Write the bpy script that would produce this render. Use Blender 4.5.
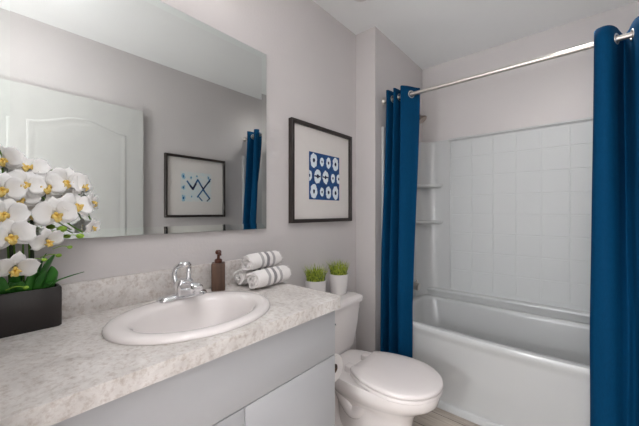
import bpy, bmesh, math, random
from mathutils import Vector, Matrix, noise

random.seed(7)
PI = math.pi
C = bpy.context.scene.collection
for o in list(bpy.data.objects):
    bpy.data.objects.remove(o)

# ------------------------------------------------------------------ camera
cam_d = bpy.data.cameras.new('camera')
cam_d.sensor_width = 36.0
cam_d.lens = 298.0 * 36.0 / 639.0
cam_d.shift_y = -1.0 / 639.0
cam_d.clip_start = 0.01
cam = bpy.data.objects.new('camera', cam_d)
C.objects.link(cam)
cam.location = (1.191, 0.0, 1.18)
cam.rotation_euler = (PI / 2, 0, math.radians(40.8))
bpy.context.scene.camera = cam

# ------------------------------------------------------------------ world, exposure
W = bpy.data.worlds.new('world')
bpy.context.scene.world = W
W.use_nodes = True
W.node_tree.nodes['Background'].inputs[0].default_value = (0.9, 0.95, 1.0, 1)
W.node_tree.nodes['Background'].inputs[1].default_value = 0.2
vs = bpy.context.scene.view_settings
vs.view_transform = 'Standard'
vs.look = 'None'
vs.gamma = 1.0
vs.use_curve_mapping = False
vs.exposure = 0.25

GLOBE_E = 3.5       # vanity globes
TUB_FILL_E = 75.0  # added downlight over the tub
DOME_E = 24.0         # added ceiling fill
HALL_AREA_E = 20.0  # added area light in the hall
HALL_E = 74.0        # globe of the added hall lamp

# area fill light added unseen at the far end of the hall
al = bpy.data.lights.new('hall_fill_light', 'AREA')
al.shape = 'RECTANGLE'
al.size, al.size_y = 1.0, 1.9
al.energy = HALL_AREA_E
al.color = (0.95, 0.98, 1.0)
alo = bpy.data.objects.new('hall_fill_light', al)
C.objects.link(alo)
alo.location = (1.02, -1.37, 1.08)
alo.rotation_euler = (math.radians(90), 0, 0)

# ------------------------------------------------------------------ materials
def srgb(r, g, b):
    def f(v):
        v /= 255.0
        return v / 12.92 if v <= 0.04045 else ((v + 0.055) / 1.055) ** 2.4
    return (f(r), f(g), f(b), 1.0)

def mat(name, col, rough=0.5, metal=0.0, spec=0.5, var=0.0, vscale=8.0, bump=0.0, bscale=60.0,
        emit=0.0, coat=0.0, sheen=0.0, trans=0.0, col2=None, stretch=None, sss=0.0):
    m = bpy.data.materials.new(name)
    m.use_nodes = True
    nt = m.node_tree
    b = nt.nodes['Principled BSDF']
    b.inputs['Base Color'].default_value = col
    b.inputs['Roughness'].default_value = rough
    b.inputs['Metallic'].default_value = metal
    b.inputs['Specular IOR Level'].default_value = spec
    b.inputs['Coat Weight'].default_value = coat
    b.inputs['Coat Roughness'].default_value = 0.06
    b.inputs['Sheen Weight'].default_value = sheen
    b.inputs['Transmission Weight'].default_value = trans
    if sss:
        b.inputs['Subsurface Weight'].default_value = sss
        b.inputs['Subsurface Radius'].default_value = (0.02, 0.02, 0.015)
    if emit:
        b.inputs['Emission Color'].default_value = col
        b.inputs['Emission Strength'].default_value = emit
    tc = nt.nodes.new('ShaderNodeTexCoord')
    src = tc.outputs['Object']
    if stretch:
        mp = nt.nodes.new('ShaderNodeMapping')
        mp.inputs['Scale'].default_value = stretch
        nt.links.new(src, mp.inputs['Vector'])
        src = mp.outputs['Vector']
    if var or col2:
        n = nt.nodes.new('ShaderNodeTexNoise')
        n.inputs['Scale'].default_value = vscale
        n.inputs['Detail'].default_value = 5
        nt.links.new(src, n.inputs['Vector'])
        r = nt.nodes.new('ShaderNodeValToRGB')
        r.color_ramp.elements[0].position = 0.32
        r.color_ramp.elements[1].position = 0.68
        if col2:
            r.color_ramp.elements[0].color = col
            r.color_ramp.elements[1].color = col2
        else:
            r.color_ramp.elements[0].color = tuple(c * (1 - var) for c in col[:3]) + (1,)
            r.color_ramp.elements[1].color = tuple(min(1, c * (1 + var)) for c in col[:3]) + (1,)
        nt.links.new(n.outputs['Fac'], r.inputs['Fac'])
        nt.links.new(r.outputs['Color'], b.inputs['Base Color'])
    if bump:
        n2 = nt.nodes.new('ShaderNodeTexNoise')
        n2.inputs['Scale'].default_value = bscale
        n2.inputs['Detail'].default_value = 3
        nt.links.new(src, n2.inputs['Vector'])
        bp = nt.nodes.new('ShaderNodeBump')
        bp.inputs['Strength'].default_value = bump
        bp.inputs['Distance'].default_value = 0.003
        nt.links.new(n2.outputs['Fac'], bp.inputs['Height'])
        nt.links.new(bp.outputs['Normal'], b.inputs['Normal'])
    return m

M = {}
M['wall'] = mat('wall_paint', srgb(207, 202, 201), 0.75, var=0.012, vscale=3, bump=0.22, bscale=95)
M['ceiling'] = mat('ceiling_paint', srgb(246, 247, 247), 0.85, var=0.01, vscale=3, bump=0.2, bscale=80)
M['trim'] = mat('trim_paint', srgb(228, 228, 226), 0.4, var=0.01)
M['door'] = mat('door_paint', srgb(200, 200, 197), 0.45, var=0.01)
M['cabinet'] = mat('cabinet_white', srgb(184, 185, 188), 0.5, var=0.008, vscale=2)
M['acrylic'] = mat('tub_acrylic', srgb(198, 199, 199), 0.24, var=0.005, coat=0.12)
M['tile'] = mat('embossed_acrylic', srgb(200, 202, 202), 0.5, spec=0.35, var=0.005)
M['porcelain'] = mat('porcelain', srgb(236, 230, 228), 0.12, var=0.006, coat=0.4)
M['seat'] = mat('seat_plastic', srgb(228, 221, 219), 0.22, var=0.006)
M['chrome'] = mat('chrome', (0.82, 0.83, 0.85, 1), 0.08, 1.0, var=0.02)
M['nickel'] = mat('brushed_nickel', (0.62, 0.58, 0.54, 1), 0.42, 1.0, var=0.04, vscale=90)
M['darknickel'] = mat('aged_nickel', (0.36, 0.30, 0.26, 1), 0.35, 1.0, var=0.1)
M['darkmetal'] = mat('dark_bronze', (0.09, 0.07, 0.06, 1), 0.35, 0.8, var=0.1)
M['gap'] = mat('cabinet_inside', srgb(120, 108, 100), 0.7, var=0.05)
M['curtain'] = mat('curtain_fabric', srgb(0, 60, 97), 0.8, spec=0.10, var=0.08, vscale=160, bump=0.25, bscale=500,
                   stretch=(1, 1, 0.35))
M['frame'] = mat('frame_black', srgb(42, 34, 31), 0.4, var=0.25, vscale=30, stretch=(1, 1, 0.2), bump=0.1, bscale=90)
M['matboard'] = mat('mat_board', srgb(222, 217, 213), 0.7, var=0.01, vscale=40)
M['indigo'] = mat('indigo_cloth', srgb(20, 56, 104), 0.8, var=0.3, vscale=45, col2=srgb(32, 84, 142))
M['dye'] = mat('pale_dye', srgb(226, 236, 242), 0.8, var=0.05, vscale=60)
M['dyeblue'] = mat('mid_dye', srgb(24, 92, 142), 0.8, var=0.25, vscale=60)
M['dyedark'] = mat('dark_dye', srgb(14, 30, 66), 0.8, var=0.2, vscale=60)
M['washblue'] = mat('washed_dye', srgb(205, 222, 228), 0.8, var=0.02, vscale=40, col2=srgb(222, 222, 218))
M['pot_black'] = mat('glazed_black', srgb(34, 28, 27), 0.28, var=0.3, vscale=14, bump=0.15, bscale=30)
M['pot_white'] = mat('pot_white', srgb(232, 228, 226), 0.4, var=0.01)
M['soil'] = mat('soil_moss', srgb(36, 44, 20), 0.9, var=0.4, vscale=60, bump=0.6, bscale=120)
M['petal'] = mat('orchid_petal', srgb(252, 250, 248), 0.55, var=0.01, vscale=60, bump=0.1, bscale=70)
M['lip'] = mat('orchid_lip', srgb(236, 190, 74), 0.5, var=0.2, vscale=120, col2=srgb(246, 222, 140))
M['leaf'] = mat('orchid_leaf', srgb(30, 92, 28), 0.4, var=0.25, vscale=20, col2=srgb(66, 136, 48), stretch=(1, 1, 0.4))
M['stem'] = mat('orchid_stem', srgb(88, 128, 40), 0.5, var=0.2, vscale=40)
M['stake'] = mat('plant_stake', srgb(44, 52, 30), 0.6, var=0.25, vscale=40)
M['bud'] = mat('orchid_bud', srgb(136, 174, 52), 0.5, var=0.15, vscale=60)
M['grass'] = mat('grass_blade', srgb(52, 96, 12), 0.5, var=0.3, vscale=90, col2=srgb(206, 216, 84))
M['bottle'] = mat('wood_bottle', srgb(62, 44, 36), 0.55, var=0.3, vscale=30, col2=srgb(108, 82, 66), stretch=(1, 1, 0.12),
                  bump=0.2, bscale=40)
M['pump'] = mat('bronze_pump', srgb(96, 62, 52), 0.3, 0.7, var=0.1)
M['paper'] = mat('tissue_paper', srgb(236, 232, 230), 0.9, var=0.01, bump=0.1, bscale=120)
M['fringe'] = mat('towel_fringe', srgb(238, 234, 233), 0.95, var=0.02)
M['globe'] = mat('lit_globe', (1.0, 0.97, 0.95, 1), 0.4, emit=GLOBE_E)
M['dome'] = mat('lit_fill_dome', (0.97, 0.98, 1.0, 1), 0.4, emit=DOME_E)
M['fill_lens'] = mat('lit_fill_lens', (1.0, 0.98, 0.96, 1), 0.4, emit=TUB_FILL_E)
M['hall_fill'] = mat('lit_hall_fill', (0.96, 0.98, 1.0, 1), 0.4, emit=HALL_E)
M['mirror'] = mat('mirror_silver', (0.62, 0.632, 0.616, 1), 0.012, 1.0)
M['bevelmirror'] = mat('mirror_bevel', (0.64, 0.67, 0.645, 1), 0.012, 1.0)
M['backing'] = mat('mirror_backing', srgb(70, 72, 70), 0.6, var=0.1)

def mat_counter():
    m = bpy.data.materials.new('laminate_stone')
    m.use_nodes = True
    nt = m.node_tree
    b = nt.nodes['Principled BSDF']
    b.inputs['Roughness'].default_value = 0.42
    b.inputs['Specular IOR Level'].default_value = 0.35
    tc = nt.nodes.new('ShaderNodeTexCoord')
    def nz(scale, detail, dist=0.0):
        n = nt.nodes.new('ShaderNodeTexNoise')
        n.inputs['Scale'].default_value = scale
        n.inputs['Detail'].default_value = detail
        n.inputs['Roughness'].default_value = 0.68
        n.inputs['Distortion'].default_value = dist
        nt.links.new(tc.outputs['Object'], n.inputs['Vector'])
        return n
    a = nz(9, 8, 0.9)
    r = nt.nodes.new('ShaderNodeValToRGB')
    r.color_ramp.elements[0].position = 0.30
    r.color_ramp.elements[0].color = srgb(194, 188, 184)
    r.color_ramp.elements[1].position = 0.66
    r.color_ramp.elements[1].color = srgb(232, 228, 225)
    e = r.color_ramp.elements.new(0.48)
    e.color = srgb(216, 211, 207)
    nt.links.new(a.outputs['Fac'], r.inputs['Fac'])
    s = nz(70, 4)
    r2 = nt.nodes.new('ShaderNodeValToRGB')
    r2.color_ramp.elements[0].position = 0.30
    r2.color_ramp.elements[0].color = srgb(216, 206, 200)
    r2.color_ramp.elements[1].position = 0.52
    r2.color_ramp.elements[1].color = (1, 1, 1, 1)
    nt.links.new(s.outputs['Fac'], r2.inputs['Fac'])
    mx = nt.nodes.new('ShaderNodeMix')
    mx.data_type = 'RGBA'
    mx.blend_type = 'MULTIPLY'
    mx.inputs[0].default_value = 0.85
    nt.links.new(r.outputs['Color'], mx.inputs[6])
    nt.links.new(r2.outputs['Color'], mx.inputs[7])
    nt.links.new(mx.outputs[2], b.inputs['Base Color'])
    return m
M['counter'] = mat_counter()

def mat_floor():
    m = bpy.data.materials.new('vinyl_plank')
    m.use_nodes = True
    nt = m.node_tree
    b = nt.nodes['Principled BSDF']
    b.inputs['Roughness'].default_value = 0.4
    tc = nt.nodes.new('ShaderNodeTexCoord')
    br = nt.nodes.new('ShaderNodeTexBrick')
    br.inputs['Scale'].default_value = 1.0
    br.inputs['Brick Width'].default_value = 0.9
    br.inputs['Row Height'].default_value = 0.15
    br.inputs['Mortar Size'].default_value = 0.0025
    br.inputs['Color1'].default_value = srgb(206, 196, 184)
    br.inputs['Color2'].default_value = srgb(192, 181, 170)
    br.inputs['Mortar'].default_value = srgb(120, 108, 100)
    nt.links.new(tc.outputs['Object'], br.inputs['Vector'])
    mp = nt.nodes.new('ShaderNodeMapping')
    mp.inputs['Scale'].default_value = (2.0, 26.0, 2.0)
    nt.links.new(tc.outputs['Object'], mp.inputs['Vector'])
    n = nt.nodes.new('ShaderNodeTexNoise')
    n.inputs['Scale'].default_value = 3.0
    n.inputs['Detail'].default_value = 6
    nt.links.new(mp.outputs['Vector'], n.inputs['Vector'])
    r = nt.nodes.new('ShaderNodeValToRGB')
    r.color_ramp.elements[0].position = 0.3
    r.color_ramp.elements[0].color = srgb(205, 198, 192)
    r.color_ramp.elements[1].position = 0.7
    r.color_ramp.elements[1].color = (1, 1, 1, 1)
    nt.links.new(n.outputs['Fac'], r.inputs['Fac'])
    mx = nt.nodes.new('ShaderNodeMix')
    mx.data_type = 'RGBA'
    mx.blend_type = 'MULTIPLY'
    mx.inputs[0].default_value = 0.8
    nt.links.new(br.outputs['Color'], mx.inputs[6])
    nt.links.new(r.outputs['Color'], mx.inputs[7])
    nt.links.new(mx.outputs[2], b.inputs['Base Color'])
    return m
M['floor'] = mat_floor()

def mat_towel():
    # woven bands run round the roll: along the towel's own length (object Y)
    m = bpy.data.materials.new('striped_terry')
    m.use_nodes = True
    nt = m.node_tree
    b = nt.nodes['Principled BSDF']
    b.inputs['Roughness'].default_value = 0.95
    b.inputs['Sheen Weight'].default_value = 0.2
    tc = nt.nodes.new('ShaderNodeTexCoord')
    sp = nt.nodes.new('ShaderNodeSeparateXYZ')
    nt.links.new(tc.outputs['Object'], sp.inputs[0])
    mr = nt.nodes.new('ShaderNodeMapRange')
    mr.inputs['From Min'].default_value = 0.0
    mr.inputs['From Max'].default_value = 0.185
    nt.links.new(sp.outputs['Y'], mr.inputs['Value'])
    r = nt.nodes.new('ShaderNodeValToRGB')
    r.color_ramp.interpolation = 'CONSTANT'
    white, grey, dark = srgb(240, 236, 234), srgb(178, 174, 174), srgb(142, 139, 141)
    r.color_ramp.elements[0].color = white
    r.color_ramp.elements[1].position = 0.30
    r.color_ramp.elements[1].color = grey
    for p, c in ((0.38, white), (0.47, dark), (0.555, white), (0.66, grey), (0.74, white)):
        e = r.color_ramp.elements.new(p)
        e.color = c
    nt.links.new(mr.outputs['Result'], r.inputs['Fac'])
    nt.links.new(r.outputs['Color'], b.inputs['Base Color'])
    n = nt.nodes.new('ShaderNodeTexNoise')
    n.inputs['Scale'].default_value = 260
    nt.links.new(tc.outputs['Object'], n.inputs['Vector'])
    bp = nt.nodes.new('ShaderNodeBump')
    bp.inputs['Strength'].default_value = 0.7
    bp.inputs['Distance'].default_value = 0.004
    nt.links.new(n.outputs['Fac'], bp.inputs['Height'])
    nt.links.new(bp.outputs['Normal'], b.inputs['Normal'])
    return m
M['towel'] = mat_towel()

# ------------------------------------------------------------------ mesh helpers
def obj(name, bm, m, parent=None, smooth=True, angle=40, loc=None):
    bmesh.ops.recalc_face_normals(bm, faces=bm.faces[:])
    me = bpy.data.meshes.new(name)
    bm.to_mesh(me)
    bm.free()
    mats = m if isinstance(m, (list, tuple)) else [m]
    for k in mats:
        me.materials.append(k)
    if smooth:
        for p in me.polygons:
            p.use_smooth = True
        me.set_sharp_from_angle(angle=math.radians(angle))
    o = bpy.data.objects.new(name, me)
    C.objects.link(o)
    if parent is not None:
        o.parent = parent
    if loc is not None:
        o.location = loc
    return o

def thing(name, label, cat, loc=(0, 0, 0), rotz=0.0, group=None):
    o = bpy.data.objects.new(name, None)
    o.empty_display_size = 0.05
    C.objects.link(o)
    o.location = loc
    o.rotation_euler = (0, 0, rotz)
    o['label'] = label
    o['category'] = cat
    if group:
        o['group'] = group
    return o

def tag(o, label, cat, group=None):
    o['label'] = label
    o['category'] = cat
    if group:
        o['group'] = group
    return o

def struct(o):
    o['kind'] = 'structure'
    return o

def box(bm, x0, x1, y0, y1, z0, z1, bev=0.0, seg=2, mi=0):
    r = bmesh.ops.create_cube(bm, size=1.0)
    vs_ = r['verts']
    for v in vs_:
        v.co = Vector((x0 + (v.co.x + 0.5) * (x1 - x0), y0 + (v.co.y + 0.5) * (y1 - y0), z0 + (v.co.z + 0.5) * (z1 - z0)))
    fs = set(f for v in vs_ for f in v.link_faces)
    for f in fs:
        f.material_index = mi
    if bev > 0:
        es = list(set(e for v in vs_ for e in v.link_edges))
        bmesh.ops.bevel(bm, geom=es, offset=bev, segments=seg, affect='EDGES', profile=0.5)
    return bm

def boxm(*a, **k):
    return box(bmesh.new(), *a, **k)

def loft(bm, rings, cap0=True, cap1=True, closed=True, mi=0):
    rows = [[bm.verts.new(p) for p in r] for r in rings]
    n = len(rows[0])
    for a, b in zip(rows, rows[1:]):
        for i in range(n if closed else n - 1):
            j = (i + 1) % n
            f = bm.faces.new((a[i], a[j], b[j], b[i]))
            f.material_index = mi
    if cap0 and closed:
        bm.faces.new(list(reversed(rows[0]))).material_index = mi
    if cap1 and closed:
        bm.faces.new(rows[-1]).material_index = mi
    return rows

def circ(cx, cy, z, r, n=24, ry=None):
    ry = r if ry is None else ry
    return [Vector((cx + r * math.cos(2 * PI * i / n), cy + ry * math.sin(2 * PI * i / n), z)) for i in range(n)]

def lathe(bm, prof, cx=0, cy=0, n=28, cap0=True, cap1=True, mi=0):
    return loft(bm, [circ(cx, cy, z, max(r, 1e-4), n) for r, z in prof], cap0, cap1, mi=mi)

def catmull(pts, per=8):
    pts = [Vector(p) for p in pts]
    P = [2 * pts[0] - pts[1]] + pts + [2 * pts[-1] - pts[-2]]
    out = []
    for i in range(1, len(P) - 2):
        for k in range(per):
            t = k / per
            a, b, c, d = P[i - 1], P[i], P[i + 1], P[i + 2]
            out.append(0.5 * ((2 * b) + (c - a) * t + (2 * a - 5 * b + 4 * c - d) * t * t + (3 * b - a - 3 * c + d) * t ** 3))
    out.append(pts[-1])
    return out

def tube(bm, pts, r, n=12, per=6, smooth=True, cap=True, mi=0, flat=1.0):
    pts = catmull(pts, per) if smooth and len(pts) > 2 else [Vector(p) for p in pts]
    m = len(pts)
    rings = []
    up = Vector((0, 0, 1))
    t0 = (pts[1] - pts[0]).normalized()
    side = t0.cross(up)
    if side.length < 1e-3:
        side = t0.cross(Vector((1, 0, 0)))
    side.normalize()
    for i, p in enumerate(pts):
        t = (pts[min(i + 1, m - 1)] - pts[max(i - 1, 0)]).normalized()
        side = (side - t * side.dot(t)).normalized()
        nrm = t.cross(side)
        rr = r(i / (m - 1)) if callable(r) else r
        rings.append([p + side * rr * math.cos(2 * PI * k / n) + nrm * rr * flat * math.sin(2 * PI * k / n) for k in range(n)])
    loft(bm, rings, cap, cap, mi=mi)
    return bm

def sphere(bm, c, r, u=16, v=10, sc=(1, 1, 1), mi=0):
    mt = Matrix.Translation(Vector(c)) @ Matrix.Diagonal((sc[0], sc[1], sc[2], 1))
    res = bmesh.ops.create_uvsphere(bm, u_segments=u, v_segments=v, radius=r, matrix=mt)
    for f in set(f for w in res['verts'] for f in w.link_faces):
        f.material_index = mi
    return bm

def torus(bm, c, R, r, axis='x', n=24, k=10, rot=None):
    c = Vector(c)
    rings = []
    for i in range(n):
        a = 2 * PI * i / n
        ring = []
        for j in range(k):
            b = 2 * PI * j / k
            rad = R + r * math.cos(b)
            p = Vector((r * math.sin(b), rad * math.cos(a), rad * math.sin(a)))
            if axis == 'y':
                p = Vector((p.y, p.x, p.z))
            if axis == 'z':
                p = Vector((p.y, p.z, p.x))
            if rot:
                p = rot @ p
            ring.append(c + p)
        rings.append(ring)
    rings.append(rings[0])
    loft(bm, rings, False, False)
    bmesh.ops.remove_doubles(bm, verts=bm.verts[:], dist=1e-6)
    return bm

def rrect(x0, x1, y0, y1, z, r, k=6, fn=None):
    pts = []
    for cx, cy, a0 in ((x1 - r, y1 - r, 0), (x0 + r, y1 - r, 90), (x0 + r, y0 + r, 180), (x1 - r, y0 + r, 270)):
        for i in range(k + 1):
            a = math.radians(a0 + 90 * i / k)
            pts.append(Vector((cx + r * math.cos(a), cy + r * math.sin(a), z)))
    if fn:
        pts = [fn(p) for p in pts]
    return pts

# ------------------------------------------------------------------ setting
FZ = -0.02
CZ = 2.44
XW = 1.527       # opposite wall
XJ = 0.156       # alcove side wall
YJ = 1.777       # jog
YB = 2.592       # back wall
YN = 0.0         # near (door) wall face
struct(obj('floor', boxm(-0.15, 2.0, -1.5, YB + 0.12, FZ - 0.08, FZ), M['floor']))
struct(obj('ceiling', boxm(-0.15, 2.0, -1.5, YB + 0.12, CZ, CZ + 0.08), M['ceiling']))
struct(obj('wall_left', boxm(-0.12, 0.0, -0.12, YJ + 0.02, FZ, CZ), M['wall']))
struct(obj('wall_alcove', boxm(-0.12, XJ, YJ, YB, FZ, CZ), M['wall']))
struct(obj('wall_back', boxm(-0.12, XW + 0.12, YB, YB + 0.12, FZ, CZ), M['wall']))
struct(obj('wall_right', boxm(XW, XW + 0.12, -1.4, YB, FZ, CZ), M['wall']))
bm = bmesh.new()
box(bm, 0.0, 0.66, -0.12, YN, FZ, CZ)
box(bm, 0.66, XW, -0.12, YN, 2.40, CZ)
struct(obj('wall_front', bm, M['wall']))
bm = bmesh.new()
box(bm, 0.28, 0.40, -1.4, -0.12, FZ, CZ)
box(bm, 0.28, XW + 0.12, -1.5, -1.4, FZ, CZ)
struct(obj('wall_hall', bm, M['wall']))
bm = bmesh.new()
for a in ((0.46, 0.515, 0.06, 2.10), (1.525, 1.58, 0.06, 2.10), (0.46, 1.58, 2.035, 2.10), (0.46, 1.58, 0.06, 0.125)):
    box(bm, a[0], a[1], -1.40, -1.36, a[2], a[3], 0.004)
struct(obj('added_window_1', bm, M['trim']))  # unseen frame added around the hall fill light
bm = bmesh.new()
box(bm, 0.60, 0.66, -0.134, -0.12, FZ, 2.43, 0.003)
box(bm, 0.60, XW, -0.134, -0.12, 2.40, 2.43, 0.003)
struct(obj('trim_1', bm, M['trim']))
bm = bmesh.new()
box(bm, 0.0, 0.012, 0.925, YJ, FZ, 0.075, 0.003)
struct(obj('baseboard_left', bm, M['trim']))
bm = bmesh.new()
box(bm, 0.012, XJ, YJ - 0.012, YJ, FZ, 0.075, 0.003)
struct(obj('baseboard_alcove', bm, M['trim']))
bm = bmesh.new()
box(bm, XW - 0.012, XW, 0.93, 1.84, FZ, 0.075, 0.003)
struct(obj('baseboard_right', bm, M['trim']))

# door folded back against the opposite wall: two moulded panels, the upper one arched
def door_panel_outline(y0, y1, z0, zs, zpk, n=24):
    out = [(y0, z0), (y1, z0)]
    for i in range(n + 1):
        u = i / n
        y = y1 + (y0 - y1) * u
        s = 0.5 - 0.5 * math.cos(2 * PI * u)
        out.append((y, zs + (zpk - zs) * s))
    return out

DX = 1.488
bm = boxm(DX, DX + 0.035, 0.012, 0.892, FZ + 0.01, 1.992, 0.002)
door = struct(obj('door_1', bm, M['door'], smooth=False))
def moulding(y0, y1, z0, zs, zpk):
    b = bmesh.new()
    cyc, czc = (y0 + y1) / 2, (z0 + zs) / 2
    o0 = door_panel_outline(y0, y1, z0, zs, zpk)
    rings = []
    for inset, depth in ((0.0, 0.0), (0.006, 0.0035), (0.016, 0.0035), (0.028, 0.0005), (0.05, 0.003), (0.055, 0.003)):
        ring = []
        for y, z in o0:
            yy = y + inset * (1 if y < cyc else -1) * min(1, abs(y - cyc) / (abs(y1 - y0) / 2) * 1.0)
            zz = z + inset * (1 if z < czc else -1)
            ring.append(Vector((DX - depth, yy, zz)))
        rings.append(ring)
    loft(b, rings, False, True)
    return b
obj('door_panel', moulding(0.215, 0.772, 0.88, 1.772, 1.842), M['door'], door)
obj('door_panel', moulding(0.215, 0.772, 0.20, 0.74, 0.74), M['door'], door)
bm = bmesh.new()
tube(bm, [(DX + 0.001, 0.835, 0.93), (DX - 0.02, 0.835, 0.93)], 0.012, smooth=False)
sphere(bm, (DX - 0.04, 0.835, 0.93), 0.027)
obj('door_handle', bm, M['nickel'], door)

# ------------------------------------------------------------------ bath
TOPZ = 0.468
def bow(p, amt):
    # front edge swells outward past the middle
    u = max(0.0, min(1.0, (p.x - XJ) / (XW - XJ)))
    s = math.sin(PI * min(1.0, u * 0.95) ** 1.25)
    w = max(0.0, min(1.0, (2.25 - p.y) / 0.3))
    return Vector((p.x, p.y - amt * s * w, p.z))
TX0, TX1, TY0, TY1 = XJ + 0.003, XW - 0.003, 1.872, YB - 0.004
tub = thing('bathtub', 'white acrylic alcove bathtub with a plain apron, behind the blue curtains', 'bathtub', (0, 0, 0))
bm = bmesh.new()
K = 10
def ring(x0, x1, y0, y1, z, r, amt):
    # subdivide straight runs so that the bow is smooth
    pts = rrect(x0, x1, y0, y1, z, r, K)
    out = []
    for i, p in enumerate(pts):
        q = pts[(i + 1) % len(pts)]
        out.append(p)
        if i % (K + 1) == K:
            for k in range(1, 16):
                out.append(p.lerp(q, k / 16))
    return [bow(p, amt) for p in out]
rings = [
    ring(TX0, TX1, TY0, TY1, FZ + 0.001, 0.01, 0.0),
    ring(TX0, TX1, TY0, TY1, 0.05, 0.01, 0.004),
    ring(TX0, TX1, TY0, TY1, TOPZ - 0.075, 0.01, 0.040),
    ring(TX0, TX1, TY0, TY1, TOPZ - 0.05, 0.01, 0.046),
    ring(TX0, TX1, TY0 - 0.006, TY1, TOPZ - 0.035, 0.012, 0.050),
    ring(TX0, TX1, TY0 - 0.008, TY1, TOPZ - 0.012, 0.014, 0.050),
    ring(TX0 + 0.003, TX1 - 0.003, TY0 - 0.003, TY1 - 0.003, TOPZ - 0.002, 0.016, 0.050),
    ring(TX0 + 0.01, TX1 - 0.01, TY0 + 0.006, TY1 - 0.01, TOPZ, 0.02, 0.050),
    ring(TX0 + 0.045, TX1 - 0.05, TY0 + 0.034, TY1 - 0.045, TOPZ, 0.07, 0.048),
    ring(TX0 + 0.055, TX1 - 0.06, TY0 + 0.042, TY1 - 0.055, TOPZ - 0.006, 0.08, 0.046),
    ring(TX0 + 0.062, TX1 - 0.07, TY0 + 0.050, TY1 - 0.060, TOPZ - 0.03, 0.09, 0.04),
    ring(TX0 + 0.09, TX1 - 0.14, TY0 + 0.08, TY1 - 0.075, 0.24, 0.12, 0.02),
    ring(TX0 + 0.12, TX1 - 0.20, TY0 + 0.12, TY1 - 0.11, 0.12, 0.14, 0.01),
    ring(TX0 + 0.18, TX1 - 0.27, TY0 + 0.18, TY1 - 0.17, 0.095, 0.14, 0.0),
]
loft(bm, rings, False, True)
obj('tub_shell', bm, M['acrylic'], tub, angle=50)
bm = bmesh.new()
rr = []
for dy, z in ((0.001, FZ + 0.001), (-0.016, FZ + 0.001), (-0.016, 0.014), (-0.011, 0.022), (0.001, 0.026)):
    rr.append([Vector((XJ + 0.004 + (TX1 - XJ - 0.006) * i / 24, TY0 + dy, z)) for i in range(25)])
loft(bm, rr, closed=False)
obj('toe_strip', bm, M['acrylic'], tub)

# surround
sur = thing('tub_surround', 'white acrylic tub surround with an embossed square tile pattern and corner shelves', 'tub surround')
SB = YB - 0.016
bm = bmesh.new()
box(bm, XJ + 0.02, XW - 0.02, SB, YB - 0.002, TOPZ + 0.002, 1.782, 0.004)
xs = [0.412, 0.562, 0.710, 0.858, 1.006, 1.156, 1.305]
zs_ = [0.565, 0.712, 0.862, 1.012, 1.162, 1.312, 1.465, 1.620, 1.755]
for i in range(len(xs) - 1):
    for j in range(len(zs_) - 1):
        box(bm, xs[i] + 0.0025, xs[i + 1] - 0.0025, SB - 0.0022, SB + 0.002, zs_[j] + 0.0025, zs_[j + 1] - 0.0025, 0.002, 1)
obj('back_panel', bm, M['tile'], sur, angle=15)
bm = bmesh.new()
prof = [(0.0, 1.764), (-0.008, 1.767), (-0.013, 1.775), (-0.008, 1.785), (0.012, 1.790)]
loft(bm, [[Vector((x, SB + d, z)) for d, z in prof] for x in (0.385, XW - 0.04)])
obj('top_bead', bm, M['acrylic'], sur)
bm = bmesh.new()
prof = [(0.012, TOPZ + 0.002), (-0.030, TOPZ + 0.003), (-0.034, 0.505), (-0.040, 0.515), (-0.042, 0.524), (-0.038, 0.532), (-0.028, 0.535), (0.0, 0.540), (0.012, 0.54)]
loft(bm, [[Vector((x, SB + d, z)) for d, z in prof] for x in (XJ + 0.02, XW - 0.02)])
obj('ledge', bm, M['acrylic'], sur)
def end_panel(x0, x1, flx0, flx1):
    b = bmesh.new()
    box(b, x0, x1, 1.895, YB - 0.004, TOPZ + 0.002, 1.772, 0.004)
    box(b, flx0, flx1, 1.858, 1.897, TOPZ + 0.002, 1.776, 0.004)
    return b
obj('end_panel', end_panel(XJ + 0.001, XJ + 0.012, XJ + 0.001, XJ + 0.018), M['acrylic'], sur)
obj('end_panel', end_panel(XW - 0.012, XW - 0.001, XW - 0.018, XW - 0.001), M['acrylic'], sur)
def corner(sign):
    X = lambda d: (XJ + 0.010 + d) if sign > 0 else (XW - 0.010 - d)
    e, n = 0.228, 14
    arc = []
    for i in range(n + 1):
        a = PI / 2 * i / n
        # superellipse sweep hugging the corner
        dx = e * (1 - abs(math.cos(a)) ** 0.62)
        dy = e * (1 - abs(math.sin(a)) ** 0.62)
        arc.append((dx, dy))
    b = bmesh.new()
    rows = []
    for z in (TOPZ + 0.003, 1.74, 1.765, 1.778):
        k = 1.0 if z < 1.75 else (0.985 if z < 1.77 else 0.95)
        rows.append([Vector((X(dx * k), SB - dy * k, z)) for dx, dy in arc] + [Vector((X(-0.006), SB + 0.010, z))])
    loft(b, rows, True, True)
    cu = obj('corner_unit', b, M['acrylic'], sur)
    for z in (1.412, 1.106):
        b = bmesh.new()
        rows = []
        for dz, k in ((-0.030, 0.80), (-0.020, 0.95), (-0.006, 1.0), (0.0, 0.985)):
            front = []
            for i in range(n + 1):
                u = i / n
                # front lip: shallow curve between the two wings
                px, py = 0.020 + (e * 0.80 - 0.02) * k * u, 0.020 + (e * 0.80 - 0.02) * k * (1 - u)
                bulge = 0.002 * math.sin(PI * u) * k
                front.append((px + bulge, py + bulge))
            rows.append([Vector((X(dx), SB - dy, z + dz)) for dx, dy in front] + [Vector((X(-0.002), SB + 0.004, z + dz))])
        loft(b, rows, True, True)
        obj('shelf', b, M['acrylic'], cu)
corner(1)
corner(-1)
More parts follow.
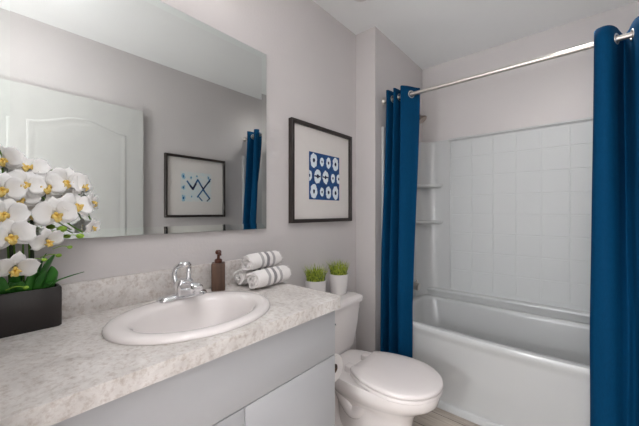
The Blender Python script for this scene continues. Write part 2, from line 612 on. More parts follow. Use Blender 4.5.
for xx in (0.390, 1.285):
    obj('side_bead', boxm(xx, xx + 0.013, SB - 0.008, SB + 0.002, 0.545, 1.766, 0.003), M['acrylic'], sur)

# shower head and spout on the alcove wall
sh = thing('wall_shower', 'brushed nickel shower head on a short arm, peeking out right of the left curtain', 'shower head', (XJ, 2.245, 1.96))
bm = bmesh.new()
lathe(bm, [(0.026, 0.0), (0.026, 0.004), (0.014, 0.010)], n=20)
bmesh.ops.rotate(bm, verts=bm.verts[:], cent=(0, 0, 0), matrix=Matrix.Rotation(PI / 2, 3, 'Y'))
obj('escutcheon', bm, M['nickel'], sh)
bm = bmesh.new()
tube(bm, [(0.002, 0, 0), (0.05, 0.004, 0.008), (0.085, 0.012, -0.008), (0.102, 0.02, -0.028)], 0.0085)
obj('shower_arm', bm, M['nickel'], sh)
bm = bmesh.new()
lathe(bm, [(0.010, 0.0), (0.013, -0.012), (0.012, -0.02), (0.034, -0.045), (0.037, -0.056), (0.033, -0.060)], n=24)
bmesh.ops.rotate(bm, verts=bm.verts[:], cent=(0, 0, 0), matrix=Matrix.Rotation(-math.radians(38), 3, 'Y'))
bmesh.ops.translate(bm, verts=bm.verts[:], vec=(0.100, 0.019, -0.024))
obj('spray_head', bm, M['darknickel'], sh)

sp = thing('tub_spout', 'short nickel tub spout on the alcove wall above the tub rim', 'tub spout', (XJ + 0.012, 2.235, 0.607))
bm = bmesh.new()
tube(bm, [(0.0, 0, 0), (0.03, 0, 0.0), (0.075, 0, -0.002), (0.105, 0, -0.006)], lambda t: 0.031 - 0.003 * t, n=18)
obj('spout_body', bm, M['nickel'], sp)
bm = bmesh.new()
tube(bm, [(0.088, 0, 0.018), (0.088, 0, 0.042)], 0.005, smooth=False)
sphere(bm, (0.088, 0, 0.044), 0.008)
obj('diverter_knob', bm, M['nickel'], sp)

# rod
RY, RZ = 1.885, 1.957
rod = thing('shower_curtain_rod', 'brushed nickel curtain rod spanning the tub alcove', 'curtain rod', (XJ, RY, RZ))
bm = bmesh.new()
tube(bm, [(0.001, 0, 0), (XW - XJ - 0.001, 0, 0)], 0.0125, n=18, smooth=False)
obj('rod_tube', bm, M['nickel'], rod)
for s in (0, 1):
    bm = bmesh.new()
    lathe(bm, [(0.024, 0.0), (0.024, 0.006), (0.017, 0.018), (0.0135, 0.022)], n=20)
    bmesh.ops.rotate(bm, verts=bm.verts[:], cent=(0, 0, 0), matrix=Matrix.Rotation(PI / 2 if s == 0 else -PI / 2, 3, 'Y'))
    bmesh.ops.translate(bm, verts=bm.verts[:], vec=(0.0005 if s == 0 else XW - XJ - 0.0005, 0, 0))
    obj('end_flange', bm, M['nickel'], rod)

# curtains
def curtain(name, label, top, bot, ztop, zbot, gromm):
    t_ = catmull([(x, y, 0) for x, y in top], 8)
    b_ = catmull([(x, y, 0) for x, y in bot], 8)
    n = len(t_)
    root = thing(name, label, 'curtain', (sum(p.x for p in t_) / n, RY, zbot), 0, 'blue shower curtains on the rod')
    base = Vector(root.location)
    bm = bmesh.new()
    rows = []
    NZ = 44
    for k in range(NZ + 1):
        z = ztop + (zbot - ztop) * k / NZ
        u = min(1.0, max(0.0, (RZ - 0.03 - z) / (RZ - 0.03 - 0.58)))
        u = u * u * (3 - 2 * u) * 0.5 + u * 0.5
        row = []
        for i in range(n):
            p = t_[i].lerp(b_[i], u)
            wob = 0.004 * u * noise.noise(Vector((i * 0.09, z * 1.7, 3.1)))
            row.append(Vector((p.x + wob, p.y + wob, z)) - base)
        rows.append(row)
    loft(bm, rows, closed=False)
    o = obj('fabric', bm, M['curtain'], root, angle=80)
    md = o.modifiers.new('thickness', 'SOLIDIFY')
    md.thickness = 0.003
    md.offset = 0
    # grommet rings where the cloth crosses the rod
    for i in range(1, n):
        a, b = t_[i - 1], t_[i]
        if (a.y - RY) * (b.y - RY) < 0:
            f = (RY - a.y) / (b.y - a.y)
            c = a.lerp(b, f)
            d = (b - a).normalized()
            nrm = Vector((d.y, -d.x, 0))
            if nrm.x < 0:
                nrm = -nrm
            ang = math.atan2(nrm.y, nrm.x)
            g = torus(bmesh.new(), Vector((c.x, RY, RZ)) - base, 0.0215, 0.0045, 'x', rot=Matrix.Rotation(ang, 3, 'Z'))
            obj('grommet', g, M['nickel'], root)
    return root
curtain('shower_curtain', 'narrow gathered blue curtain at the left end of the rod, beside the toilet',
        [(.180, 1.94), (.191, 1.90), (.210, 1.834), (.226, 1.850), (.238, 1.95), (.248, 1.955), (.262, 1.836), (.276, 1.850),
         (.286, 1.95), (.295, 1.93), (.314, 1.832), (.340, 1.845), (.364, 1.885), (.382, 1.925), (.398, 1.945)],
        [(.182, 1.832), (.190, 1.800), (.202, 1.770), (.216, 1.782), (.230, 1.834), (.243, 1.836), (.259, 1.772), (.275, 1.782),
         (.289, 1.835), (.301, 1.826), (.320, 1.778), (.345, 1.778), (.368, 1.798), (.385, 1.824), (.395, 1.836)],
        2.008, 0.045, None)
curtain('shower_curtain', 'wide blue curtain at the right end of the rod, cut by the right edge',
        [(1.252, 1.868), (1.259, 1.843), (1.283, 1.832), (1.306, 1.846), (1.326, 1.885), (1.342, 1.94), (1.358, 1.982), (1.370, 1.95),
         (1.376, 1.885), (1.383, 1.848), (1.396, 1.832), (1.412, 1.842), (1.424, 1.885), (1.434, 1.95), (1.448, 1.975), (1.460, 1.94), (1.468, 1.905)],
        [(1.236, 1.800), (1.248, 1.783), (1.280, 1.765), (1.308, 1.768), (1.328, 1.785), (1.342, 1.800), (1.356, 1.806), (1.369, 1.79),
         (1.378, 1.775), (1.388, 1.757), (1.402, 1.752), (1.418, 1.760), (1.430, 1.78), (1.440, 1.803), (1.452, 1.808), (1.462, 1.80), (1.470, 1.795)],
        2.008, 0.045, None)

# ------------------------------------------------------------------ vanity
VY0, VY1, VX = 0.004, 0.905, 0.490
CT, CB = 0.857, 0.817
van = thing('vanity_cabinet', 'white slab-front vanity cabinet under the grey countertop', 'cabinet', (0, 0, FZ))
Z = lambda z: z - FZ
bm = bmesh.new()
box(bm, 0.004, VX - 0.02, VY0, VY0 + 0.016, Z(FZ), Z(CB))
box(bm, 0.004, VX - 0.02, VY1 - 0.016, VY1, Z(FZ), Z(CB))
box(bm, 0.004, 0.012, VY0 + 0.016, VY1 - 0.016, Z(0.08), Z(CB))
box(bm, 0.012, VX - 0.02, VY0 + 0.016, VY1 - 0.016, Z(0.08), Z(0.096))
box(bm, VX - 0.09, VX - 0.074, VY0 + 0.016, VY1 - 0.016, Z(FZ), Z(0.08))
box(bm, VX - 0.038, VX - 0.020, VY0 + 0.016, VY1 - 0.016, Z(CB - 0.03), Z(CB))
box(bm, VX - 0.038, VX - 0.020, VY0 + 0.016, VY1 - 0.016, Z(0.61), Z(0.655))
obj('carcass', bm, [M['cabinet']], van, smooth=False)
obj('drawer_front', boxm(VX - 0.019, VX, VY0 + 0.001, VY1 - 0.001, Z(0.6365), Z(0.8075), 0.0025), M['cabinet'], van)
for (y0, y1, ky) in ((VY0 + 0.001, 0.4935, 0.435), (0.4965, VY1 - 0.001, 0.556)):
    d = obj('cabinet_door', boxm(VX - 0.019, VX, y0, y1, Z(0.09), Z(0.6335), 0.0025), M['cabinet'], van)
    bm = bmesh.new()
    lathe(bm, [(0.006, 0.0), (0.005, 0.012), (0.012, 0.017), (0.014, 0.023), (0.010, 0.027)], n=18)
    bmesh.ops.rotate(bm, verts=bm.verts[:], cent=(0, 0, 0), matrix=Matrix.Rotation(PI / 2, 3, 'Y'))
    bmesh.ops.translate(bm, verts=bm.verts[:], vec=(VX - 0.0005, ky, Z(0.535)))
    k = obj('knob', bm, M['darkmetal'], d)
    k['label'] = 'dark round knob'

# countertop with a sink cut-out and a backsplash
SX, SY, SA, SBB = 0.279, 0.462, 0.200, 0.246
cx1, cy1, rc = 0.515, 0.925, 0.028
bm = bmesh.new()
outer = [(0.002, 0.001), (cx1, 0.001)]
for i in range(9):
    a = PI / 2 * i / 8
    outer.append((cx1 - rc + rc * math.cos(a), cy1 - rc + rc * math.sin(a)))
outer.append((0.002, cy1))
ov = [bm.verts.new((x, y, CT)) for x, y in outer]
iv = [bm.verts.new((SX + (SA - 0.03) * math.cos(2 * PI * i / 48), SY + (SBB - 0.03) * math.sin(2 * PI * i / 48), CT)) for i in range(48)]
es = [bm.edges.new((v[i], v[(i + 1) % len(v)])) for v in (ov, iv) for i in range(len(v))]
bmesh.ops.triangle_fill(bm, use_beauty=True, edges=es)
ext = bmesh.ops.extrude_face_region(bm, geom=bm.faces[:])
for v in [g for g in ext['geom'] if isinstance(g, bmesh.types.BMVert)]:
    v.co.z = CB
top = obj('countertop', bm, M['counter'], None, angle=35)
tag(top, 'mottled grey laminate countertop with the oval sink set in it', 'countertop')
md = top.modifiers.new('edge', 'BEVEL')
md.width = 0.004
md.segments = 2
md.limit_method = 'ANGLE'
md.angle_limit = math.radians(60)
obj('backsplash', boxm(0.001, 0.020, 0.001, 0.925, CT - 0.001, 0.961, 0.003), M['counter'], top)

# sink
snk = thing('drop_in_sink', 'white oval drop-in sink set in the grey countertop', 'sink', (SX, SY, CT))
def ell(a, b, z, dx=0.0, n=56):
    return [Vector((dx + a * math.cos(2 * PI * i / n), b * math.sin(2 * PI * i / n), z)) for i in range(n)]
bm = bmesh.new()
rings = [ell(SA - 0.012, SBB - 0.012, 0.0005), ell(SA, SBB, 0.001), ell(SA + 0.001, SBB + 0.001, 0.006), ell(SA - 0.003, SBB - 0.003, 0.012), ell(SA - 0.012, SBB - 0.012, 0.016),
         ell(SA - 0.028, SBB - 0.030, 0.017, 0.004), ell(SA - 0.040, SBB - 0.046, 0.0155, 0.010),
         ell(0.146, 0.190, 0.011, 0.014), ell(0.138, 0.181, 0.000, 0.014), ell(0.130, 0.172, -0.03, 0.012),
         ell(0.112, 0.150, -0.075, 0.008), ell(0.085, 0.11, -0.108, 0.004), ell(0.05, 0.06, -0.124, 0.0),
         ell(0.022, 0.022, -0.128, 0.0)]
loft(bm, rings, False, False)
obj('basin', bm, M['porcelain'], snk, angle=60)
bm = bmesh.new()
lathe(bm, [(0.0225, -0.129), (0.0225, -0.1265), (0.016, -0.1275), (0.014, -0.126), (0.005, -0.1235)], n=24)
dr = obj('drain', bm, M['chrome'], snk)
dr['label'] = 'chrome drain'

# faucet: centre-set base with a single loop lever
fau = thing('faucet', 'chrome single-lever faucet on the back rim of the oval sink', 'faucet', (0.114, 0.492, CT + 0.017))
bm = bmesh.new()
def stad(l, w, z, n=12):
    out = []
    for s, a0 in ((1, -0), (-1, PI)):
        for i in range(n + 1):
            a = a0 + PI * i / n
            out.append(Vector((w * math.cos(a), s * l + w * math.sin(a), z)))
    return out
loft(bm, [stad(0.062, 0.026, -0.001), stad(0.062, 0.026, 0.006), stad(0.059, 0.023, 0.012), stad(0.045, 0.016, 0.016)])
obj('base_plate', bm, M['chrome'], fau)
bm = bmesh.new()
sec = lambda x, z, w, h: [Vector((x - 0.0, w * c_, z + h * s_)) for c_, s_ in ((math.cos(2 * PI * i / 20), math.sin(2 * PI * i / 20)) for i in range(20))]
loft(bm, [rrect(-0.024, 0.028, -0.031, 0.031, 0.012, 0.012), rrect(-0.022, 0.030, -0.030, 0.030, 0.040, 0.012),
          rrect(-0.019, 0.034, -0.028, 0.028, 0.056, 0.012), rrect(-0.012, 0.030, -0.024, 0.024, 0.066, 0.011),
          rrect(-0.002, 0.020, -0.010, 0.010, 0.068, 0.009)])
obj('faucet_body', bm, M['chrome'], fau)
bm = bmesh.new()
rr = []
for x, z, w, h in ((0.012, 0.042, 0.024, 0.019), (0.05, 0.048, 0.023, 0.017), (0.085, 0.052, 0.022, 0.014), (0.108, 0.051, 0.020, 0.012), (0.116, 0.048, 0.016, 0.009)):
    rr.append(sec(x, z, w, h))
loft(bm, rr)
lathe(bm, [(0.010, 0.030), (0.010, 0.044)], cx=0.103, n=16)
obj('spout', bm, M['chrome'], fau)
bm = bmesh.new()
tube(bm, [(-0.002, -0.022, 0.050), (-0.010, -0.026, 0.082), (-0.002, -0.023, 0.106), (0.016, -0.014, 0.118), (0.026, 0.0, 0.120), (0.016, 0.014, 0.118),
          (-0.002, 0.023, 0.106), (-0.010, 0.026, 0.082), (-0.002, 0.022, 0.050)], 0.0088, n=12)
obj('lever_handle', bm, M['chrome'], fau)

# mirror: 25 mm bevelled border
MY0, MY1, MZ0, MZ1, BW = 0.037, 0.953, 1.098, 1.966, 0.027
mir = thing('wall_mirror', 'large frameless wall mirror with a slanted glass border, above the countertop', 'mirror', (0, (MY0 + MY1) / 2, MZ0))
b0 = Vector(mir.location)
MXf = 0.016
TILT = (3.3, 4.3, 3.3, 1.7)      # bottom, right, top, left strips of the ground edge
bm = bmesh.new()
P = lambda x, y, z: bm.verts.new(Vector((x, y, z)) - b0)
inn = [P(MXf, y, z) for y, z in ((MY0 + BW, MZ0 + BW), (MY1 - BW, MZ0 + BW), (MY1 - BW, MZ1 - BW), (MY0 + BW, MZ1 - BW))]
bm.faces.new(inn).material_index = 0
yz = ((MY0, MZ0), (MY1, MZ0), (MY1, MZ1), (MY0, MZ1))
yzi = ((MY0 + BW, MZ0 + BW), (MY1 - BW, MZ0 + BW), (MY1 - BW, MZ1 - BW), (MY0 + BW, MZ1 - BW))
for i in range(4):
    j = (i + 1) % 4
    dxb = BW * math.tan(math.radians(TILT[i]))
    bm.faces.new((P(MXf + dxb, *yz[i]), P(MXf + dxb, *yz[j]), P(MXf, *yzi[j]), P(MXf, *yzi[i]))).material_index = 1
o1 = [P(MXf, y, z) for y, z in yz]
bk = [P(0.011, y, z) for y, z in ((MY0, MZ0), (MY1, MZ0), (MY1, MZ1), (MY0, MZ1))]
for i in range(4):
    j = (i + 1) % 4
    bm.faces.new((bk[i], bk[j], o1[j], o1[i])).material_index = 2
bm.faces.new(bk).material_index = 2
obj('glass', bm, [M['mirror'], M['bevelmirror'], M['backing']], mir, smooth=False)
bm = bmesh.new()
box(bm, 0.0005, 0.0115, MY0 + 0.02, MY1 - 0.02, MZ0 + 0.02, MZ1 - 0.02)
bmesh.ops.translate(bm, verts=bm.verts[:], vec=-b0)
obj('backing_board', bm, M['backing'], mir, smooth=False)

# ------------------------------------------------------------------ framed pictures
def picture(name, label, loc, rotz, w, h, art):
    # local: X along the wall, Z up, -Y out of the wall
    root = thing(name, label, 'picture', loc, rotz, 'black framed indigo prints')
    fw, fd = 0.021, 0.03
    b = bmesh.new()
    def quadring(y, ins):
        return [Vector((-w / 2 + ins, y, ins)), Vector((w / 2 - ins, y, ins)), Vector((w / 2 - ins, y, h - ins)), Vector((-w / 2 + ins, y, h - ins))]
    rings = [quadring(-0.001, 0), quadring(-fd + 0.002, 0), quadring(-fd, 0.002), quadring(-fd, fw - 0.003), quadring(-fd + 0.004, fw), quadring(-0.006, fw)]
    loft(b, rings, False, False)
    obj('frame', b, M['frame'], root, smooth=False)
    obj('mat_board', boxm(-w / 2 + fw - 0.002, w / 2 - fw + 0.002, -0.012, -0.003, fw - 0.002, h - fw + 0.002), M['matboard'], root, smooth=False)
    art(root, w, h)
    return root

def flat(b, pts, y, th=0.0012, mi=0):
    a = [b.verts.new((x, y, z)) for x, z in pts]
    c = [b.verts.new((x, y + th, z)) for x, z in pts]
    b.faces.new(a).material_index = mi
    b.faces.new(list(reversed(c))).material_index = mi
    n = len(a)
    for i in range(n):
        b.faces.new((a[i], a[(i + 1) % n], c[(i + 1) % n], c[i])).material_index = mi

def art_grid(root, w, h):
    s, zc = 0.290, h / 2 - 0.012
    xc = 0.013
    b = bmesh.new()
    x0, x1, z0, z1 = xc - s / 2, xc + s / 2, zc - 0.140, zc + 0.140
    flat(b, [(x0, z0), (x1, z0), (x1, z1), (x0, z1)], -0.0135)
    rnd = random.Random(3)
    def clampx(x):
        return max(x0 + 0.001, min(x1 - 0.001, x))
    cols = {0: [(-0.104, .036), (-0.030, .022), (0.033, .028), (0.104, .036)],
            1: [(-0.142, .026), (-0.070, .036), (0.004, .034), (0.078, .024), (0.138, .026)],
            2: [(-0.104, .036), (-0.030, .022), (0.033, .032), (0.104, .036)]}
    for r in range(3):
        cz = zc + 0.092 - 0.092 * r
        for dx, rad in cols[r]:
            n = 26
            out = []
            for i in range(n):
                a = 2 * PI * i / n
                rr_ = rad * (1 + 0.13 * math.cos(2 * a + PI) + 0.10 * rnd.uniform(-1, 1))
                out.append((clampx(xc + dx + 0.92 * rr_ * math.cos(a)), cz + 1.06 * rr_ * math.sin(a)))
            flat(b, out, -0.0142, 0.0007, 1)
            # dyed core of each resist ring
            k = rad * 0.42
            out = []
            for i in range(12):
                a = 2 * PI * i / 12
                out.append((clampx(xc + dx + k * 0.62 * math.cos(a) * (1 + 0.3 * rnd.uniform(-1, 1))), cz + k * 0.85 * math.sin(a)))
            flat(b, out, -0.0148, 0.0007, 2)
            if rad > 0.03 and r == 1:
                for sg in (-1, 1):
                    out = [(clampx(xc + dx + sg * rad * 0.25), cz + rad * 0.1), (clampx(xc + dx + sg * rad * 0.7), cz + rad * 0.16),
                           (clampx(xc + dx + sg * rad * 0.7), cz - rad * 0.1), (clampx(xc + dx + sg * rad * 0.25), cz - rad * 0.12)]
                    flat(b, out, -0.0147, 0.0006, 2)
    obj('print', b, [M['indigo'], M['dye'], M['dyedark']], root, smooth=False)

def art_zigzag(root, w, h):
    # x to the right as seen by someone facing the print
    zc = h / 2 + 0.0
    b = bmesh.new()
    flat(b, [(-0.145, zc - 0.135), (0.150, zc - 0.135), (0.150, zc + 0.135), (-0.145, zc + 0.135)], -0.0135)
    rnd = random.Random(5)
    def stroke(pts, wd, mi, y=-0.0142):
        pts = [Vector((x, z, 0)) for x, z in pts]
        for a, c in zip(pts, pts[1:]):
            d = (c - a).normalized()
            nn = Vector((-d.y, d.x, 0)) * wd / 2
            e = d * wd * 0.3
            flat(b, [((a - e + nn).x, (a - e + nn).y), ((a - e - nn * 0.7).x, (a - e - nn * 0.7).y), ((c + e - nn).x, (c + e - nn).y), ((c + e + nn * 0.7).x, (c + e + nn * 0.7).y)], y, 0.0008, mi + 1)
    # as the mirror shows it, the pattern runs left-right reversed on the wall
    f = -1
    stroke([(f * -0.09, zc + 0.05), (f * -0.04, zc - 0.02), (f * 0.01, zc + 0.07), (f * 0.07, zc - 0.03), (f * 0.125, zc - 0.10)], 0.017, 0)
    stroke([(f * 0.135, zc + 0.085), (f * 0.06, zc - 0.02), (f * 0.005, zc - 0.09)], 0.015, 0)
    stroke([(f * -0.06, zc + 0.01), (f * -0.04, zc - 0.02), (f * -0.01, zc + 0.03)], 0.022, 1, -0.0149)
    stroke([(f * 0.045, zc + 0.01), (f * 0.062, zc - 0.012), (f * 0.085, zc + 0.02), (f * 0.13, zc + 0.065)], 0.013, 1, -0.0149)
    stroke([(f * 0.10, zc - 0.125), (f * 0.13, zc - 0.10)], 0.012, 1, -0.0149)
    stroke([(f * 0.02, zc - 0.09), (f * 0.05, zc - 0.125)], 0.012, 0)
    for dx, dz, r in ((-0.125, 0.09, .024), (-0.125, -0.01, .022), (-0.125, -0.105, .026), (-0.055, 0.085, .015), (0.0, 0.10, .012), (0.115, 0.095, .016), (-0.05, -0.09, .010)):
        out = []
        for i in range(14):
            a = 2 * PI * i / 14
            k = r * (1 + 0.3 * rnd.uniform(-1, 1))
            out.append((f * dx + 0.7 * k * math.cos(a), zc + dz + k * math.sin(a)))
        flat(b, out, -0.0140, 0.0006, 3)
        out = [(f * dx + 0.28 * r * math.cos(2 * PI * i / 8), zc + dz + 0.5 * r * math.sin(2 * PI * i / 8)) for i in range(8)]
        flat(b, out, -0.0146, 0.0007, 1)
    obj('print', b, [M['washblue'], M['dyeblue'], M['dyedark'], mat('pale_blue_dye', srgb(150, 190, 210), 0.8, var=0.15, vscale=50)], root, smooth=False)

# left wall (outward normal +x): local -Y -> world +X needs rotz = +90deg
picture('framed_print', 'black framed print of white ovals on indigo, on the wall above the toilet', (0.0, 1.404, 1.119), PI / 2, 0.568, 0.574, art_grid)
picture('framed_print', 'black framed pale print with blue zigzag marks, on the wall the mirror reflects', (XW, 1.352, 1.133), -PI / 2, 0.575, 0.555, art_zigzag)

# ------------------------------------------------------------------ toilet
TY = 1.318
toi = thing('toilet', 'white two-piece toilet with its lid closed, beside the vanity', 'toilet', (0.0, TY, FZ))
def egg(x0, x1, hw, z, n=44, sq=2.3, mid=0.42):
    # x0 back, x1 front; widest at mid
    xm = x0 + (x1 - x0) * mid
    out = []
    for i in range(n):
        a = 2 * PI * i / n
        c, s = math.cos(a), math.sin(a)
        if c >= 0:
            x = xm + (x1 - xm) * abs(c) ** (2 / 2.1) * 1
            y = hw * math.copysign(abs(s) ** (2 / 2.1), s)
        else:
            x = xm - (xm - x0) * abs(c) ** (2 / sq)
            y = hw * math.copysign(abs(s) ** (2 / sq), s)
        out.append(Vector((x, y, z)))
    return out
h = lambda z: z - FZ
def seat_outline(k, z):
    pts = [(0.352, -0.075), (0.348, -0.104), (0.368, -0.128), (0.44, -0.160), (0.54, -0.178), (0.63, -0.165), (0.70, -0.118), (0.738, -0.055)]
    pts = pts + [(0.747, 0.0)] + [(x, -y) for x, y in reversed(pts)]
    n = len(pts)
    out = []
    for i in range(n):
        a, b_, c, d = (Vector(pts[(i + q) % n]) for q in (-1, 0, 1, 2))
        for t in (0, 0.25, 0.5, 0.75):
            p = 0.5 * ((2 * b_) + (c - a) * t + (2 * a - 5 * b_ + 4 * c - d) * t * t + (3 * b_ - a - 3 * c + d) * t ** 3)
            # k is an inset in metres towards the middle
            m_ = Vector((0.545, 0.0))
            q_ = p - m_
            p = m_ + q_ * max(0.02, 1 - k / q_.length)
            out.append(Vector((p.x, p.y, z)))
    return out
# bowl and pedestal
bm = bmesh.new()
rings = [egg(0.20, 0.610, 0.122, 0.001, sq=3.2), egg(0.20, 0.610, 0.124, 0.02, sq=3.2), egg(0.215, 0.606, 0.116, 0.04, sq=3.2),
         egg(0.225, 0.606, 0.104, 0.12, sq=3), egg(0.225, 0.612, 0.104, 0.20, sq=3), egg(0.21, 0.628, 0.112, 0.265, sq=3),
         egg(0.19, 0.672, 0.140, 0.305, sq=3), egg(0.17, 0.716, 0.164, 0.335, sq=3), egg(0.16, 0.733, 0.172, 0.355, sq=3),
         egg(0.155, 0.738, 0.175, 0.385, sq=3), egg(0.16, 0.734, 0.171, 0.396, sq=3), egg(0.20, 0.70, 0.13, 0.398, sq=3)]
loft(bm, rings)
# deck carrying the tank
loft(bm, [rrect(0.03, 0.30, -0.095, 0.095, 0.30, 0.04), rrect(0.025, 0.33, -0.105, 0.105, 0.345, 0.04), rrect(0.025, 0.33, -0.108, 0.108, 0.386, 0.04), rrect(0.03, 0.325, -0.10, 0.10, 0.394, 0.04)])
# trapway relief on both flanks
for s in (-1, 1):
    tube(bm, [(0.42, s * 0.075, 0.27), (0.36, s * 0.088, 0.22), (0.31, s * 0.090, 0.255), (0.265, s * 0.088, 0.31), (0.225, s * 0.085, 0.27), (0.215, s * 0.082, 0.18),
              (0.245, s * 0.085, 0.11), (0.30, s * 0.088, 0.07), (0.33, s * 0.09, 0.03)], 0.038, n=14)
obj('bowl', bm, M['porcelain'], toi, angle=60)
# bolt caps
for s in (-1, 1):
    bm = bmesh.new()
    lathe(bm, [(0.014, 0.018), (0.014, 0.03), (0.009, 0.038)], cx=0.30, cy=s * 0.112, n=16)
    obj('bolt_cap', bm, M['porcelain'], toi)
# tank
bm = bmesh.new()
def tk(x0, x1, hw, z, r):
    return rrect(x0, x1, -hw, hw, z, r, 6)
loft(bm, [tk(0.045, 0.175, 0.135, 0.394, 0.05), tk(0.035, 0.192, 0.160, 0.405, 0.05), tk(0.028, 0.200, 0.176, 0.43, 0.045), tk(0.022, 0.208, 0.200, 0.56, 0.04),
          tk(0.018, 0.212, 0.212, 0.668, 0.035)])
obj('tank', bm, M['porcelain'], toi, angle=60)
bm = bmesh.new()
loft(bm, [tk(0.014, 0.216, 0.216, 0.6685, 0.035), tk(0.010, 0.224, 0.226, 0.672, 0.04), tk(0.010, 0.226, 0.228, 0.692, 0.04), tk(0.014, 0.221, 0.223, 0.703, 0.04), tk(0.03, 0.20, 0.20, 0.709, 0.04)])
obj('tank_lid', bm, M['porcelain'], toi, angle=50)
bm = bmesh.new()
tube(bm, [(0.206, -0.15, 0.62), (0.222, -0.15, 0.62)], 0.011, smooth=False)
tube(bm, [(0.220, -0.155, 0.62), (0.226, -0.12, 0.616), (0.226, -0.075, 0.606)], 0.0065)
fl = obj('flush_lever', bm, M['chrome'], toi)
fl['label'] = 'chrome flush lever'
# seat ring and lid
bm = bmesh.new()
loft(bm, [seat_outline(0.006, 0.3985), seat_outline(0.0, 0.403), seat_outline(0.0, 0.414), seat_outline(0.003, 0.4175), seat_outline(0.02, 0.418)])
obj('seat', bm, M['seat'], toi, angle=50)
bm = bmesh.new()
loft(bm, [seat_outline(0.016, 0.4215), seat_outline(0.001, 0.4215), seat_outline(-0.001, 0.424), seat_outline(-0.002, 0.431), seat_outline(0.002, 0.4375), seat_outline(0.008, 0.4405),
          seat_outline(0.05, 0.4435), seat_outline(0.13, 0.4455)])
obj('lid', bm, M['seat'], toi, angle=50)
for s in (-1, 1):
    bm = bmesh.new()
    box(bm, 0.300, 0.355, s * 0.075 - 0.022, s * 0.075 + 0.022, 0.392, 0.428, 0.008, 3)
    obj('hinge', bm, M['seat'], toi)

# ------------------------------------------------------------------ toilet roll on the vanity's side
ph = thing('toilet_paper_holder', 'small chrome toilet roll holder on the vanity side, facing the toilet', 'toilet paper holder', (0.365, VY1, 0.545))
bm = bmesh.new()
lathe(bm, [(0.020, 0.0), (0.020, 0.005), (0.012, 0.009)], n=18)
bmesh.ops.rotate(bm, verts=bm.verts[:], cent=(0, 0, 0), matrix=Matrix.Rotation(-PI / 2, 3, 'X'))
bmesh.ops.translate(bm, verts=bm.verts[:], vec=(-0.045, 0, 0))
obj('mount', bm, M['chrome'], ph)
bm = bmesh.new()
tube(bm, [(-0.045, 0.004, 0), (-0.045, 0.05, 0), (-0.038, 0.064, 0), (-0.02, 0.068, 0), (0.072, 0.068, 0)], 0.005)
sphere(bm, (0.073, 0.068, 0), 0.008)
obj('arm', bm, M['darkmetal'], ph)
tr = thing('toilet_paper_roll', 'white toilet paper roll hanging beside the vanity, mostly behind its corner', 'toilet paper', (0.385, VY1 + 0.068, 0.5321))
bm = bmesh.new()
n = 32
def yc(r, x):
    return [Vector((x, r * math.cos(2 * PI * i / n), r * math.sin(2 * PI * i / n))) for i in range(n)]
loft(bm, [yc(0.020, -0.05), yc(0.055, -0.05), yc(0.0565, -0.047), yc(0.0565, 0.047), yc(0.055, 0.05), yc(0.020, 0.05), yc(0.0195, -0.05)], False, False)
obj('paper', bm, M['paper'], tr, angle=50)
bm = bmesh.new()
loft(bm, [yc(0.0192, -0.049), yc(0.0192, 0.049), yc(0.0182, 0.049), yc(0.0182, -0.049), yc(0.0192, -0.049)], False, False)
obj('cardboard_core', bm, mat('cardboard', srgb(120, 96, 78), 0.9, var=0.1), tr)

# ------------------------------------------------------------------ potted grass on the tank
def grass_pot(label, loc, seed):
    rnd = random.Random(seed)
    root = thing('potted_grass', label, 'potted plant', loc, rnd.uniform(0, 3), 'potted grasses on the toilet tank')
    b = bmesh.new()
    lathe(b, [(0.040, 0.0), (0.042, 0.002), (0.051, 0.098), (0.052, 0.102), (0.0495, 0.103), (0.047, 0.096), (0.046, 0.085)], n=32, cap1=False)
    obj('pot', b, M['pot_white'], root, angle=50)
    b = bmesh.new()
    lathe(b, [(0.0455, 0.080), (0.0465, 0.090), (0.030, 0.095), (0.005, 0.096)], n=24)
    obj('soil', b, M['soil'], root)
    b = bmesh.new()
    for k in range(190):
        a, rr_ = rnd.uniform(0, 2 * PI), 0.042 * math.sqrt(rnd.random())
        px, py = rr_ * math.cos(a), rr_ * math.sin(a)
        L = rnd.uniform(0.045, 0.092)
        lean = 0.15 + 0.75 * rr_ / 0.042 * rnd.uniform(0.5, 1.0)
        a2 = a + rnd.uniform(-0.7, 0.7)
        d = Vector((math.cos(a2), math.sin(a2), 0))
        side = Vector((-d.y, d.x, 0))
        w = rnd.uniform(0.0018, 0.0032)
        prev = None
        for j in range(4):
            t = j / 3
            c = Vector((px, py, 0.092)) + d * L * lean * t * t * 0.62 + Vector((0, 0, L * t * (1 - 0.12 * t * lean)))
            ww = w * (1 - t) ** 0.7
            cur = [b.verts.new(c - side * ww), b.verts.new(c + d * ww * 0.5), b.verts.new(c + side * ww)] if j < 3 else [b.verts.new(c)]
            if prev:
                if len(cur) == 3:
                    b.faces.new((prev[0], prev[1], cur[1], cur[0]))
                    b.faces.new((prev[1], prev[2], cur[2], cur[1]))
                else:
                    b.faces.new((prev[0], prev[1], cur[0]))
                    b.faces.new((prev[1], prev[2], cur[0]))
            prev = cur
    g = obj('grass_blades', b, M['grass'], root)
    root.scale = (1.16, 1.16, 1.16)
    return root
grass_pot('white pot of green grass on the tank, left one beside the countertop', (0.105, 1.225, 0.6895), 11)
grass_pot('white pot of green grass on the tank, right one beside the alcove corner', (0.100, 1.440, 0.6895), 12)

